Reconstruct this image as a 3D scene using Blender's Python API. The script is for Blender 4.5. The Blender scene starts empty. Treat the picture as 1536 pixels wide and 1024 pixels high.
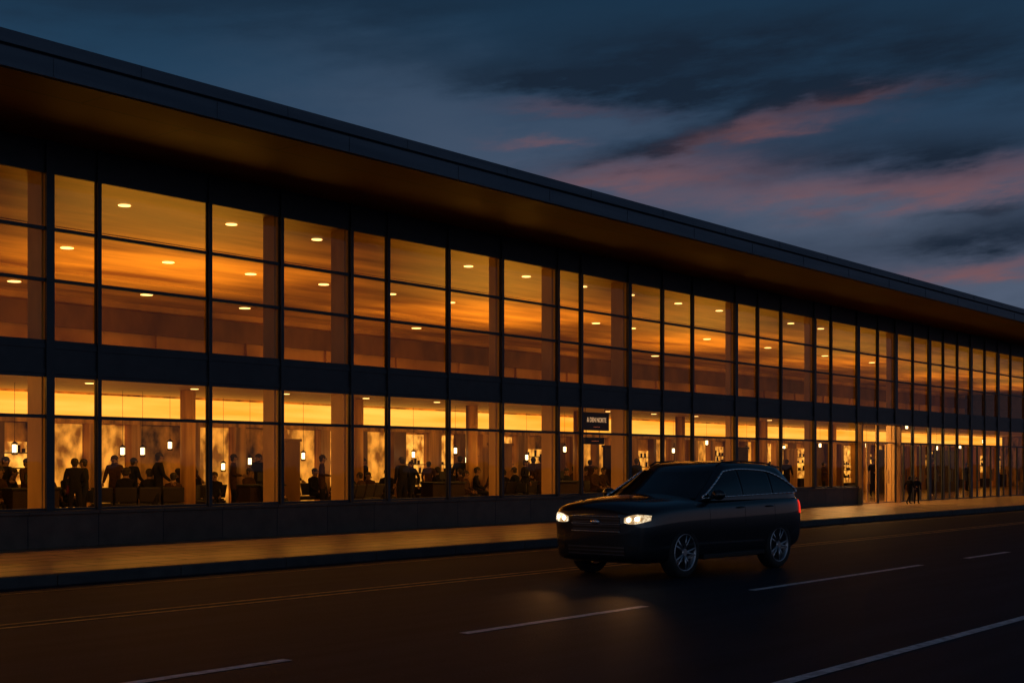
import bpy, bmesh, math, random
from mathutils import Vector, Matrix
from mathutils.bvhtree import BVHTree
random.seed(7)
sc = bpy.context.scene
COL = sc.collection
sc.view_settings.view_transform = 'Standard'
sc.view_settings.look = 'None'
sc.view_settings.exposure = 0

TH = math.radians(51.04); S_, C_ = math.sin(TH), math.cos(TH)
CAMH = 1.6

def at(px, y):
    """world x of the sight direction number px on the plane y"""
    u = (px-768)/2000
    D = y/(C_-S_*u)
    return D*(u*C_+S_)

# ------------------------------------------------------------ materials
def mat(name, col, rough=.6, metal=0, spec=.5, noise=None, bump=None, emis=None, coat=0):
    m = bpy.data.materials.new(name); m.use_nodes = True
    nt = m.node_tree; b = nt.nodes['Principled BSDF']
    b.inputs['Base Color'].default_value = (*col, 1)
    b.inputs['Roughness'].default_value = rough
    b.inputs['Metallic'].default_value = metal
    b.inputs['Specular IOR Level'].default_value = spec
    if coat: b.inputs['Coat Weight'].default_value = coat; b.inputs['Coat Roughness'].default_value = .04
    tc = nt.nodes.new('ShaderNodeTexCoord')
    mp = nt.nodes.new('ShaderNodeMapping'); nt.links.new(tc.outputs['Object'], mp.inputs[0])
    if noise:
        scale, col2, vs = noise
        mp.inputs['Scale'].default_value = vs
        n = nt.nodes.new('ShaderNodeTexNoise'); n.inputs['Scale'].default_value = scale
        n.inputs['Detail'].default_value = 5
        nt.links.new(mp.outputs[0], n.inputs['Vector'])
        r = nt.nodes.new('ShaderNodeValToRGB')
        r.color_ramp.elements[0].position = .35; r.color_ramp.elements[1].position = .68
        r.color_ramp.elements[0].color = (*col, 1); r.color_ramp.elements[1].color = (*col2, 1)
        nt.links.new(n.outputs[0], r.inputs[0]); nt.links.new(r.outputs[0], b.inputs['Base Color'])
    if bump:
        n2 = nt.nodes.new('ShaderNodeTexNoise'); n2.inputs['Scale'].default_value = bump[0]
        n2.inputs['Detail'].default_value = 4
        nt.links.new(tc.outputs['Object'], n2.inputs['Vector'])
        bp = nt.nodes.new('ShaderNodeBump'); bp.inputs['Strength'].default_value = bump[1]
        bp.inputs['Distance'].default_value = bump[2]
        nt.links.new(n2.outputs[0], bp.inputs['Height']); nt.links.new(bp.outputs[0], b.inputs['Normal'])
    if emis:
        b.inputs['Emission Color'].default_value = (*emis[0], 1)
        b.inputs['Emission Strength'].default_value = emis[1]
    return m

def emis_noise(name, c1, c2, strength, scale, vs, lo=.35, hi=.7):
    m = mat(name, (.3, .2, .1))
    nt = m.node_tree; b = nt.nodes['Principled BSDF']
    tc = nt.nodes.new('ShaderNodeTexCoord'); mp = nt.nodes.new('ShaderNodeMapping')
    mp.inputs['Scale'].default_value = vs
    n = nt.nodes.new('ShaderNodeTexNoise'); n.inputs['Scale'].default_value = scale; n.inputs['Detail'].default_value = 4
    r = nt.nodes.new('ShaderNodeValToRGB')
    r.color_ramp.elements[0].position = lo; r.color_ramp.elements[1].position = hi
    r.color_ramp.elements[0].color = (*c1, 1); r.color_ramp.elements[1].color = (*c2, 1)
    nt.links.new(tc.outputs['Object'], mp.inputs[0]); nt.links.new(mp.outputs[0], n.inputs['Vector'])
    nt.links.new(n.outputs[0], r.inputs[0]); nt.links.new(r.outputs[0], b.inputs['Emission Color'])
    b.inputs['Emission Strength'].default_value = strength
    return m

def brick_mat(name, c1, c2, mortar, w, h, ms, rough, spec=.5, bumpd=.003, nz=3.0, rot=0):
    m = bpy.data.materials.new(name); m.use_nodes = True
    nt = m.node_tree; b = nt.nodes['Principled BSDF']
    tc = nt.nodes.new('ShaderNodeTexCoord')
    mp = nt.nodes.new('ShaderNodeMapping'); mp.inputs['Rotation'].default_value = (rot, 0, 0)
    nt.links.new(tc.outputs['Object'], mp.inputs[0])
    br = nt.nodes.new('ShaderNodeTexBrick')
    br.inputs['Color1'].default_value = (*c1, 1); br.inputs['Color2'].default_value = (*c2, 1)
    br.inputs['Mortar'].default_value = (*mortar, 1); br.inputs['Scale'].default_value = 1
    br.inputs['Brick Width'].default_value = w; br.inputs['Row Height'].default_value = h
    br.inputs['Mortar Size'].default_value = ms
    nt.links.new(mp.outputs[0], br.inputs['Vector'])
    n = nt.nodes.new('ShaderNodeTexNoise'); n.inputs['Scale'].default_value = nz; n.inputs['Detail'].default_value = 6
    nt.links.new(tc.outputs['Object'], n.inputs['Vector'])
    mx = nt.nodes.new('ShaderNodeMix'); mx.data_type = 'RGBA'; mx.blend_type = 'MULTIPLY'
    mx.inputs[0].default_value = .8
    r = nt.nodes.new('ShaderNodeValToRGB'); r.color_ramp.elements[0].color = (.45, .45, .45, 1)
    r.color_ramp.elements[0].position = .3; r.color_ramp.elements[1].position = .7
    nt.links.new(n.outputs[0], r.inputs[0])
    nt.links.new(br.outputs['Color'], mx.inputs[6]); nt.links.new(r.outputs[0], mx.inputs[7])
    nt.links.new(mx.outputs[2], b.inputs['Base Color'])
    b.inputs['Specular IOR Level'].default_value = spec
    rr = nt.nodes.new('ShaderNodeMapRange'); rr.inputs[3].default_value = rough-.1; rr.inputs[4].default_value = rough+.15
    nt.links.new(n.outputs[0], rr.inputs[0]); nt.links.new(rr.outputs[0], b.inputs['Roughness'])
    bp = nt.nodes.new('ShaderNodeBump'); bp.inputs['Distance'].default_value = bumpd; bp.invert = True
    nt.links.new(br.outputs['Fac'], bp.inputs['Height']); nt.links.new(bp.outputs[0], b.inputs['Normal'])
    return m

M = {}
M['asphalt'] = mat('asphalt', (.009, .016, .028), .62, noise=(1.1, (.020, .030, .045), (.25, 2.2, 1)), bump=(45, 1.0, .012), spec=.08)
M['ground'] = mat('soil', (.03, .03, .028), .9, noise=(.2, (.045, .045, .04), (1, 1, 1)))
M['paint_white'] = mat('worn_white_paint', (.85, .85, .85), .6, noise=(9, (.4, .4, .4), (1, 1, 1)))
M['paint_yellow'] = mat('worn_yellow_paint', (.7, .42, .1), .6, noise=(7, (.2, .12, .04), (1, 1, 1)))
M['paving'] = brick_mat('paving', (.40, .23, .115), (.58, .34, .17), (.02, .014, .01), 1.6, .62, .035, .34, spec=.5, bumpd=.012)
M['kerb'] = mat('kerb_stone', (.035, .036, .04), .7, noise=(4, (.06, .06, .06), (1, 1, 1)), bump=(30, .3, .01))
M['plinth'] = brick_mat('plinth_stone', (.10, .07, .05), (.14, .095, .07), (.03, .02, .02), 1.4, .8, .012, .55, rot=math.radians(90))
M['metal_dark'] = mat('dark_metal', (.03, .038, .048), .42, .3, noise=(3, (.042, .05, .06), (1, 1, 1)))
M['fascia'] = mat('fascia_metal', (.075, .105, .145), .5, .2, noise=(.8, (.12, .155, .2), (.3, 1, 6)))
M['soffit'] = brick_mat('soffit_panels', (.095, .034, .010), (.11, .040, .012), (.03, .015, .006), 4.0, 1.15, .015, .6, spec=.2, nz=.5)
M['fin'] = mat('painted_fin', (.75, .48, .18), .5, noise=(2, (.55, .34, .12), (1, 1, .3)))
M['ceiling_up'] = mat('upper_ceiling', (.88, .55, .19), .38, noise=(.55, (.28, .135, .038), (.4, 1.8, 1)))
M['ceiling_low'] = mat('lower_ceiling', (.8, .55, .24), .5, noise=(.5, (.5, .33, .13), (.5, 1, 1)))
M['floor_in'] = mat('terrazzo_floor', (.12, .075, .04), .2, noise=(20, (.18, .11, .06), (1, 1, 1)))
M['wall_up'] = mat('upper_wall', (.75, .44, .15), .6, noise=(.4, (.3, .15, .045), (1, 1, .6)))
M['wood'] = mat('warm_wood', (.65, .36, .12), .45, noise=(1.6, (.14, .065, .02), (2.5, 2.5, .15)))
M['wood_mid'] = mat('brown_wood', (.22, .11, .035), .5, noise=(1.2, (.10, .045, .014), (1, 1, .5)))
M['wood_dark'] = mat('dark_wood', (.022, .011, .005), .6, spec=.2, noise=(2, (.012, .006, .003), (2, 2, .3)))
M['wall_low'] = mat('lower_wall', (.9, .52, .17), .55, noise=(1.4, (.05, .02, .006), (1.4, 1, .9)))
M['wall_glow'] = emis_noise('glowing_wall_strip', (1, .34, .02), (1, .58, .10), 1.35, .7, (.25, 1, 4))  # emission stands in for cove light falling on the upper back wall
M['shop'] = emis_noise('lit_shop_display', (.16, .04, .003), (1, .48, .08), 1.7, 2.8, (1.5, 1, 1.2))
M['panel_glow'] = emis_noise('glowing_wall_panel', (.10, .026, .002), (1, .40, .05), 1.1, 1.7, (1.6, 1, 1.1), .38, .66)  # light on the wall panels put in as emission, also backlights the people
M['downlight'] = mat('downlight_glow', (.8, .7, .5), emis=((1, .62, .22), 3.2))
M['lampglow'] = mat('lamp_glow', (.9, .8, .6), emis=((1, .78, .42), 6))
M['black'] = mat('black_plastic', (.009, .009, .010), .5, spec=.3, noise=(8, (.015, .015, .017), (1, 1, 1)))
M['sign_text'] = mat('sign_lettering', (.8, .8, .8), emis=((1, .62, .36), .5))
M['sign_red'] = mat('red_lettering', (.8, .3, .2), emis=((1, .2, .07), .4))
M['chrome'] = mat('chrome', (.95, .96, .98), .2, 1, noise=(30, (.9, .91, .94), (1, 1, 1)))
M['alloy'] = mat('alloy', (.5, .52, .57), .32, .9, noise=(20, (.42, .44, .48), (1, 1, 1)))
M['tyre'] = mat('tyre_rubber', (.014, .014, .015), .75, bump=(60, .3, .003))
M['carpaint'] = mat('black_car_paint', (.005, .007, .012), .28, .2, noise=(90, (.01, .013, .018), (1, 1, 1)), coat=1)
M['carglass'] = mat('tinted_glass', (.006, .008, .01), .04, 0, .8, noise=(3, (.01, .012, .014), (1, 1, 1)))
M['grille'] = brick_mat('grille_mesh', (.006, .006, .006), (.008, .008, .008), (.09, .09, .1), .5, .05, .008, .35, rot=math.radians(90))
M['headlight'] = emis_noise('headlight_lens', (.3, .18, .08), (1, .82, .54), 1.3, 16, (1, 1, 1), .42, .64)
M['bulb'] = mat('headlight_bulb', (1, .9, .7), emis=((1, .86, .62), 16))
M['tail'] = mat('tail_light', (.4, .01, .005), .2, emis=((1, .03, .01), .9))
M['seat'] = mat('seat_vinyl', (.012, .009, .007), .6, noise=(5, (.02, .013, .01), (1, 1, 1)))
M['skin'] = mat('skin', (.22, .12, .08), .6, noise=(20, (.17, .09, .06), (1, 1, 1)))
M['hair'] = mat('hair', (.012, .008, .006), .7, noise=(50, (.02, .012, .009), (1, 1, .2)))
for k, c in dict(coat_black=(.007, .006, .006), coat_brown=(.035, .018, .010), coat_navy=(.008, .009, .014), trousers=(.008, .007, .008), shoe=(.006, .005, .004)).items():
    M[k] = mat(k, c, .9, spec=.15, noise=(14, tuple(v*1.7 for v in c), (1, 1, 1)), bump=(40, .3, .004))

def glass_mat():
    m = bpy.data.materials.new('window_glass'); m.use_nodes = True
    nt = m.node_tree; nt.nodes.clear()
    out = nt.nodes.new('ShaderNodeOutputMaterial'); mx = nt.nodes.new('ShaderNodeMixShader')
    t = nt.nodes.new('ShaderNodeBsdfTransparent'); t.inputs[0].default_value = (.95, .86, .68, 1)
    g = nt.nodes.new('ShaderNodeBsdfGlossy'); g.inputs['Roughness'].default_value = .02
    g.inputs[0].default_value = (.8, .85, .9, 1)
    lw = nt.nodes.new('ShaderNodeLayerWeight'); p = nt.nodes.new('ShaderNodeMath'); p.operation = 'POWER'
    p.inputs[1].default_value = 3.5
    ml = nt.nodes.new('ShaderNodeMath'); ml.operation = 'MULTIPLY_ADD'; ml.inputs[1].default_value = .40; ml.inputs[2].default_value = .03
    tc = nt.nodes.new('ShaderNodeTexCoord'); n = nt.nodes.new('ShaderNodeTexNoise'); n.inputs['Scale'].default_value = .7
    bp = nt.nodes.new('ShaderNodeBump'); bp.inputs['Distance'].default_value = .02; bp.inputs['Strength'].default_value = .4
    nt.links.new(tc.outputs['Object'], n.inputs['Vector']); nt.links.new(n.outputs[0], bp.inputs['Height'])
    nt.links.new(bp.outputs[0], g.inputs['Normal'])
    nt.links.new(lw.outputs['Facing'], p.inputs[0]); nt.links.new(p.outputs[0], ml.inputs[0])
    nt.links.new(ml.outputs[0], mx.inputs[0]); nt.links.new(t.outputs[0], mx.inputs[1]); nt.links.new(g.outputs[0], mx.inputs[2])
    nt.links.new(mx.outputs[0], out.inputs[0])
    return m
M['glass'] = glass_mat()

# ------------------------------------------------------------ helpers
def add_box(bm, x0, x1, y0, y1, z0, z1, mi=0):
    vs = [bm.verts.new(p) for p in ((x0, y0, z0), (x1, y0, z0), (x1, y1, z0), (x0, y1, z0), (x0, y0, z1), (x1, y0, z1), (x1, y1, z1), (x0, y1, z1))]
    for f in ((3, 2, 1, 0), (4, 5, 6, 7), (0, 1, 5, 4), (1, 2, 6, 5), (2, 3, 7, 6), (3, 0, 4, 7)):
        fc = bm.faces.new([vs[i] for i in f]); fc.material_index = mi
def add_quad(bm, pts, mi=0):
    f = bm.faces.new([bm.verts.new(p) for p in pts]); f.material_index = mi
def add_cyl(bm, p0, p1, r0, r1=None, n=12, mi=0, cap=True):
    p0, p1 = Vector(p0), Vector(p1); r1 = r0 if r1 is None else r1
    d = (p1-p0).normalized(); a = d.orthogonal().normalized(); b = d.cross(a)
    A = [bm.verts.new(p0+(a*math.cos(2*math.pi*i/n)+b*math.sin(2*math.pi*i/n))*r0) for i in range(n)]
    B = [bm.verts.new(p1+(a*math.cos(2*math.pi*i/n)+b*math.sin(2*math.pi*i/n))*r1) for i in range(n)]
    for i in range(n):
        f = bm.faces.new((A[i], A[(i+1) % n], B[(i+1) % n], B[i])); f.material_index = mi; f.smooth = True
    if cap:
        bm.faces.new(A[::-1]).material_index = mi; bm.faces.new(B).material_index = mi
def add_ell(bm, c, r, mi=0, rot=None, seg=14):
    mtx = Matrix.Translation(c) @ (rot or Matrix.Identity(4)) @ Matrix.Diagonal((*r, 1))
    res = bmesh.ops.create_uvsphere(bm, u_segments=seg, v_segments=seg*2//3, radius=1, matrix=mtx)
    for v in res['verts']:
        for f in v.link_faces: f.material_index = mi; f.smooth = True
def mk(name, bm, mats, parent=None, loc=None, label=None, cat=None, kind=None, group=None, bevel=0, norm=True):
    me = bpy.data.meshes.new(name)
    if norm: bmesh.ops.recalc_face_normals(bm, faces=bm.faces)
    bm.to_mesh(me); bm.free()
    for m in (mats if isinstance(mats, (list, tuple)) else [mats]): me.materials.append(M[m] if isinstance(m, str) else m)
    o = bpy.data.objects.new(name, me); COL.objects.link(o)
    tag(o, parent, loc, label, cat, kind, group)
    if bevel:
        b = o.modifiers.new('Bevel', 'BEVEL'); b.width = bevel; b.segments = 2; b.limit_method = 'ANGLE'
    return o
def tag(o, parent=None, loc=None, label=None, cat=None, kind=None, group=None):
    if parent: o.parent = parent
    if loc: o.location = loc
    if label: o['label'] = label
    if cat: o['category'] = cat
    if kind: o['kind'] = kind
    if group: o['group'] = group
def empty(name, loc, label, cat, group=None):
    o = bpy.data.objects.new(name, None); COL.objects.link(o); o.empty_display_size = .2
    tag(o, None, loc, label, cat, None, group); return o
def copy_tree(root, loc, rotz=None, label=None, scale=None):
    n = root.copy(); COL.objects.link(n); n.location = loc
    if rotz is not None: n.rotation_euler = (0, 0, rotz)
    if scale: n.scale = (scale,)*3
    if label: n['label'] = label
    def rec(a, b):
        for ch in list(a.children):
            c = ch.copy(); COL.objects.link(c); c.parent = b; c.matrix_parent_inverse = ch.matrix_parent_inverse.copy()
            rec(ch, c)
    rec(root, n); return n

# ------------------------------------------------------------ ground, road, pavement
KY, FY, RY = 15.85, 21.0, 17.54
bm = bmesh.new(); add_quad(bm, [(-900, -900, -.02), (1500, -900, -.02), (1500, 1200, -.02), (-900, 1200, -.02)])
mk('ground', bm, 'ground', label='dark bare ground reaching the horizon', cat='ground', kind='structure')
bm = bmesh.new(); add_quad(bm, [(-60, -8, 0), (400, -8, 0), (400, KY, 0), (-60, KY, 0)])
mk('road', bm, 'asphalt', label='dark asphalt road in front of the terminal', cat='road', kind='structure')
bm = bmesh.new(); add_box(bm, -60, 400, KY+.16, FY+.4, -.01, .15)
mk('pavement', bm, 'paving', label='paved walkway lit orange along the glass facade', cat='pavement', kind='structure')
bm = bmesh.new()
x = -40
while x < 140:
    add_box(bm, x, x+1.99, KY, KY+.155, -.01, .154); x += 2
mk('kerb', bm, 'kerb', label='stone kerb between road and pavement', cat='kerb', kind='structure', bevel=.02)

def strip(name, x0, x1, y, w, m, lab):
    bm = bmesh.new(); add_quad(bm, [(x0, y-w/2, .004), (x1, y-w/2, .004), (x1, y+w/2, .004), (x0, y+w/2, .004)])
    mk(name, bm, m, label=lab, cat='road marking', kind='structure')
for y in (12.08, 12.34): strip('yellow_line', -40, 140, y, .08, 'paint_yellow', 'thin worn yellow line along the road')
for y in (15.2,): strip('yellow_line', -40, 140, y, .05, 'paint_yellow', 'thin worn yellow line beside the kerb')
DY = 8.32
for p0, p1 in ((150, 432), (695, 968), (1128, 1382), (1449, 1512)):
    strip('lane_dash', at(p0, DY), at(p1, DY), DY, .12, 'paint_white', 'worn white lane dash on asphalt')
for x in (31, 38, 45): strip('lane_dash', x, x+3, DY, .12, 'paint_white', 'worn white lane dash on asphalt')
strip('lane_line', at(1100, 4.61), 60, 4.61, .12, 'paint_white', 'solid white lane line on asphalt')

# ------------------------------------------------------------ terminal building
XL, XR = 2.0, 98.0
T = empty('terminal_building', (0, 0, 0), 'long two-storey glass terminal glowing orange under a flat overhanging roof', 'building')
ML = [2.0, 3.6, 5.5, 7.3, 9.2, 11.0, 13.05, 14.04, 16.53, 18.37, 20.36, 21.5, 23.54, 25.53, 27.83, 28.87, 31.15, 32.88, 34.55, 37.15, 38.58, 40.18, 42.64,
      43.95, 46.16, 47.93, 49.61, 51.3, 53.0, 54.5, 56.1, 57.7, 59.4, 61.1, 62.8, 64.8, 67, 69.3, 71.6, 74, 76.5, 79, 82, 85, 88, 91, 94.5, 98]
MAJOR = {13.05, 31.15, 37.15, 42.64, 46.16, 49.61, 53.0, 57.7, 61.1}
DEEP = {7.3: .5, 13.05: .45, 18.37: .35, 20.36: .42, 25.53: .22, 27.83: .34, 31.15: .42, 37.15: .18, 42.64: .2, 49.61: .2}
SILL, L1, LT, U0, UA, UB, UT = .80, 3.18, 2.45, 3.74, 4.83, 5.73, 6.74
DOOR0, DOOR1 = 46.16, 64.8
bm = bmesh.new()
for a, b in ((XL, DOOR0), (DOOR1, XR)):
    add_box(bm, a, b, FY-.10, FY+.25, .15, SILL-.07)
    add_box(bm, a, b, FY-.14, FY+.25, SILL-.068, SILL-.002)
mk('plinth', bm, 'plinth', T, bevel=.008)
bm = bmesh.new()
add_box(bm, XL, XR, FY-.03, FY+.12, L1, U0)
add_box(bm, XL, XR, FY-.05, FY-.033, L1+.02, L1+.10); add_box(bm, XL, XR, FY-.05, FY-.033, U0-.10, U0-.02)
add_box(bm, XL, XR, FY-.03, FY+.12, UT, 7.275)
mk('spandrel', bm, 'metal_dark', T)
for i, x in enumerate(ML):
    w = (.12 if x > 45 else .08) if x in MAJOR else .038
    bm = bmesh.new()
    add_box(bm, x-w, x+w, FY-.08, FY-.052, .15, 7.27)
    add_box(bm, x-w*.6, x+w*.6, FY-.0515, FY+.03, .15, 7.27)
    mk('mullion', bm, 'metal_dark', T)
    dep = DEEP.get(x, 0)
    if dep:
        bm = bmesh.new()
        zb = .16 if DOOR0 <= x <= DOOR1 else SILL-.3
        for a, b in ((zb, L1-.005), (U0+.005, UT-.005)):
            add_box(bm, x-.05, x+.05, FY+.125, FY+.125+dep, a, b)
            add_box(bm, x-.03, x+.03, FY+.035, FY+.123, a, b)
        mk('fin', bm, 'fin', T)
def window(x0, x1, z0, z1, bars, parts=False):
    bm = bmesh.new(); e = .018; a, b = x0+.035, x1-.035
    ee = .05 if parts else e
    add_box(bm, a, b, FY-.035, FY+.03, z0, z0+.045); add_box(bm, a, b, FY-.035, FY+.03, z1-.045, z1)
    add_box(bm, a, a+ee, FY-.02, FY+.02, z0+.045, z1-.045); add_box(bm, b-ee, b, FY-.02, FY+.02, z0+.045, z1-.045)
    for z in bars: add_box(bm, a+ee, b-ee, FY-.045, FY+.03, z-.03, z+.03)
    if parts:
        add_box(bm, (a+b)/2-.04, (a+b)/2+.04, FY-.03, FY+.03, z0+.045, bars[0]-.03)
        add_box(bm, (a+b)/2-.11, (a+b)/2-.08, FY-.09, FY-.06, .9, 1.4); add_box(bm, (a+b)/2+.08, (a+b)/2+.11, FY-.09, FY-.06, .9, 1.4)
    o = mk('door' if parts else 'window', bm, ('fin' if x0 < 49 else 'metal_dark') if parts else 'metal_dark', T)
    bm = bmesh.new(); add_quad(bm, [(a, FY, z0+.02), (b, FY, z0+.02), (b, FY, z1-.02), (a, FY, z1-.02)])
    mk('glass_pane', bm, 'glass', o)
for x0, x1 in zip(ML[:-1], ML[1:]):
    if DOOR0 <= x0 < DOOR1: window(x0, x1, .16, L1, [2.45], True)
    else: window(x0, x1, SILL, L1, [LT])
    window(x0, x1, U0, UT, [UA, UB])
# entrance portal
bm = bmesh.new()
add_box(bm, 46.05, 46.15, FY-.26, FY-.085, .15, 3.1); add_box(bm, 49.55, 49.65, FY-.26, FY-.085, .15, 3.1); add_box(bm, 46.05, 49.65, FY-.3, FY-.085, 3.102, 3.17)
mk('entrance_portal', bm, 'wood', T, bevel=.006)
prof = [(RY, 7.28), (RY, 7.56), (RY+.07, 7.57), (RY+.07, 7.60), (RY-.03, 7.61), (RY-.03, 7.80), (RY+.25, 7.86), (38, 8.3), (38, 7.28)]
bm = bmesh.new()
va = [bm.verts.new((XL-3, y, z)) for y, z in prof]; vb = [bm.verts.new((XR+3, y, z)) for y, z in prof]
n = len(prof)
for i in range(n): bm.faces.new((va[i], va[(i+1) % n], vb[(i+1) % n], vb[i]))
bm.faces.new(va[::-1]); bm.faces.new(vb)
x = XL
while x < XR:
    add_box(bm, x-.012, x+.012, RY-.012, RY-.002, 7.285, 7.555); add_box(bm, x+1.5-.01, x+1.5+.01, RY-.04, RY-.032, 7.615, 7.795); x += 3.0
roof = mk('roof', bm, 'fascia', T)
bm = bmesh.new(); add_box(bm, XL-2.9, XR+2.9, RY+.05, FY-.035, 7.262, 7.277)
mk('soffit', bm, 'soffit', roof)
bm = bmesh.new()
add_box(bm, XL+.1, XR-.1, FY+.125, 36.5, 3.60, U0-.005)
add_box(bm, XL+.1, XR-.1, FY+.26, 36.5, .10, .158)
mk('floor', bm, 'floor_in', T)
bm = bmesh.new(); add_box(bm, XL+.1, XR-.1, FY+.125, 31.75, 3.56, 3.597)
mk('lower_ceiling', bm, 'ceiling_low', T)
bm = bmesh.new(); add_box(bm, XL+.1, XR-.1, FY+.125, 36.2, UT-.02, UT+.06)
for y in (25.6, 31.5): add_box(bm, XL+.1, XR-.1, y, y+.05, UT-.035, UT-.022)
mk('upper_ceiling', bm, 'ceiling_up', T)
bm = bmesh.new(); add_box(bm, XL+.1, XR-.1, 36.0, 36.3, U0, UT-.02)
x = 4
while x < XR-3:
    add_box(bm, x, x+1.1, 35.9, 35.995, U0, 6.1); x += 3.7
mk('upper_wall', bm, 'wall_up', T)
bm = bmesh.new(); add_box(bm, XL+.1, XR-.1, 35.8, 35.895, 5.75, 6.45)
mk('wall_band', bm, 'wood_mid', T)
bm = bmesh.new()
add_box(bm, XL-.1, XL+.09, FY-.1, 37.5, .15, 7.27); add_box(bm, XR-.09, XR+.1, FY+.13, 37.5, .15, 7.27); add_box(bm, XL+.1, XR-.1, 37.2, 37.5, .15, 7.27)
mk('end_wall', bm, 'plinth', T)
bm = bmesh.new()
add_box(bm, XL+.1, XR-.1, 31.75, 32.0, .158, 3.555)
mk('lower_wall', bm, 'wall_low', T)
x = 10.0
shops = []
while x < 92:
    bm = bmesh.new()
    w = random.choice((.2, .3, .4, .6)); add_box(bm, x, x+w, 31.45, 31.748, .16, 2.72)
    mk('pilaster', bm, 'wood' if random.random() < .6 else 'wood_mid', T)
    gap = random.uniform(.7, 1.8)
    shops.append((x+w+.06, x+w+gap-.06)); x += w+gap
bm = bmesh.new(); add_box(bm, 9, 93, 31.5, 31.748, 2.722, 2.84); mk('cornice', bm, 'wood', T)
for i, (a, b) in enumerate(shops):
    r = random.random()
    if r < .40:
        z0, z1 = random.choice(((.9, 2.45), (.5, 2.65), (1.1, 2.2)))
        bm = bmesh.new(); add_box(bm, a, b, 31.70, 31.748, z0, z1)
        for z in (z0+.4, z0+.8, z0+1.1): 
            if z < z1-.1: add_box(bm, a, b, 31.6, 31.699, z, z+.03, 1)
            xx = a+.05
            while xx < b-.15 and z < z1-.2:
                if random.random() < .6: add_box(bm, xx, xx+.06, 31.61, 31.68, z+.032, z+random.uniform(.1, .3), 1)
                xx += random.uniform(.1, .25)
        add_box(bm, a, b, 31.25, 31.6, .16, random.uniform(.6, 1.0), 1)
        mk('shop_display', bm, ['shop', 'wood_dark'], T)
    elif r < .72:
        bm = bmesh.new(); add_box(bm, a, b, 31.70, 31.748, .16, 2.7)
        mk('glow_panel', bm, 'panel_glow', T)
    elif r < .90:
        bm = bmesh.new(); add_box(bm, a+.1, b-.1, 31.69, 31.748, .16, random.uniform(2.1, 2.6)); add_box(bm, a+.02, a+.09, 31.6, 31.748, .16, 2.6)
        mk('doorway', bm, 'wood_mid', T)
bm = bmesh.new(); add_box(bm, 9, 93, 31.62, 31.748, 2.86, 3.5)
mk('glowing_wall_strip', bm, 'wall_glow', T)
for (x, y, l, m) in ((15.2, 30.3, 1.2, 'wood'), (26.2, 30.2, 1.0, 'wood_mid'), (36.4, 30.4, 1.2, 'wood_mid'), (43.2, 30.2, 1.2, 'wood_dark'), (51, 29, 1.5, 'wood_dark'), (57, 29.5, 1.2, 'wood'), (64, 28, 2, 'wood_dark'), (69, 27, 3, 'wood_dark')):
    bm = bmesh.new(); add_box(bm, x, x+l, y, y+.12, .16, 2.3); add_box(bm, x-.05, x+l+.05, y-.03, y+.15, 2.302, 2.38); mk('partition', bm, m, T)
for (x, l, y) in ((16.6, 1.3, 28.2), (23.6, 1.3, 28.2), (30.5, 1.6, 27.8), (35.0, 1.8, 26.6), (40, 2.2, 27), (45.5, 2, 26.5)):
    o = empty('service_counter', (x, y, .158), 'low dark service counter standing in the hall', 'counter', 'service counters in the hall')
    bm = bmesh.new(); add_box(bm, .05, l-.05, .05, .55, 0, .86); add_box(bm, .3, .3+l*.2, .045, .048, .2, .7); mk('cabinet', bm, 'wood_dark', o, bevel=.01)
    bm = bmesh.new(); add_box(bm, 0, l, 0, .6, .862, .91); mk('counter_top', bm, 'black', o, bevel=.008)
    bm = bmesh.new(); add_box(bm, l*.4, l*.4+.34, .3, .33, 1.0, 1.24); add_box(bm, l*.4+.15, l*.4+.19, .33, .36, .912, 1.1); add_box(bm, l*.4+.08, l*.4+.26, .25, .42, .911, .925); mk('monitor', bm, 'black', o)
for x in (14.5, 22.0, 28.2, 33.5, 39.5, 46.5, 53.5, 60.5, 68):
    bm = bmesh.new(); add_cyl(bm, (x, 28.8, .16), (x, 28.8, 3.555), .2, n=20); add_cyl(bm, (x, 28.8, .16), (x, 28.8, .4), .25, n=20)
    mk('column', bm, 'wood', T)
def downlight(x, y, z, r=.17):
    bm = bmesh.new()
    add_cyl(bm, (x, y, z-.012), (x, y, z), r, n=18)
    return mk('downlight', bm, 'downlight', T)
zc = UT-.022
for i in (0, 1, 2, 4, 5, 6, 7, 8, 9, 11, 12): downlight(15.74+2.55*i+random.uniform(-.1, .1), 22.5, zc, .12)
for i in (0, 1, 2, 3, 4, 5, 6, 7, 8, 9, 11, 13, 15, 17): downlight(18.05+2.65*i+random.uniform(-.2, .2), 27.96, zc, .15)
for i in (0, 1, 2, 3, 4, 6, 8): downlight(20.2+4.1*i, 33.8 if i % 2 else 34.2, zc, .18)
for i in range(12): downlight(18.5+3.1*i, 28.0, 3.558, .10)

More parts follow.
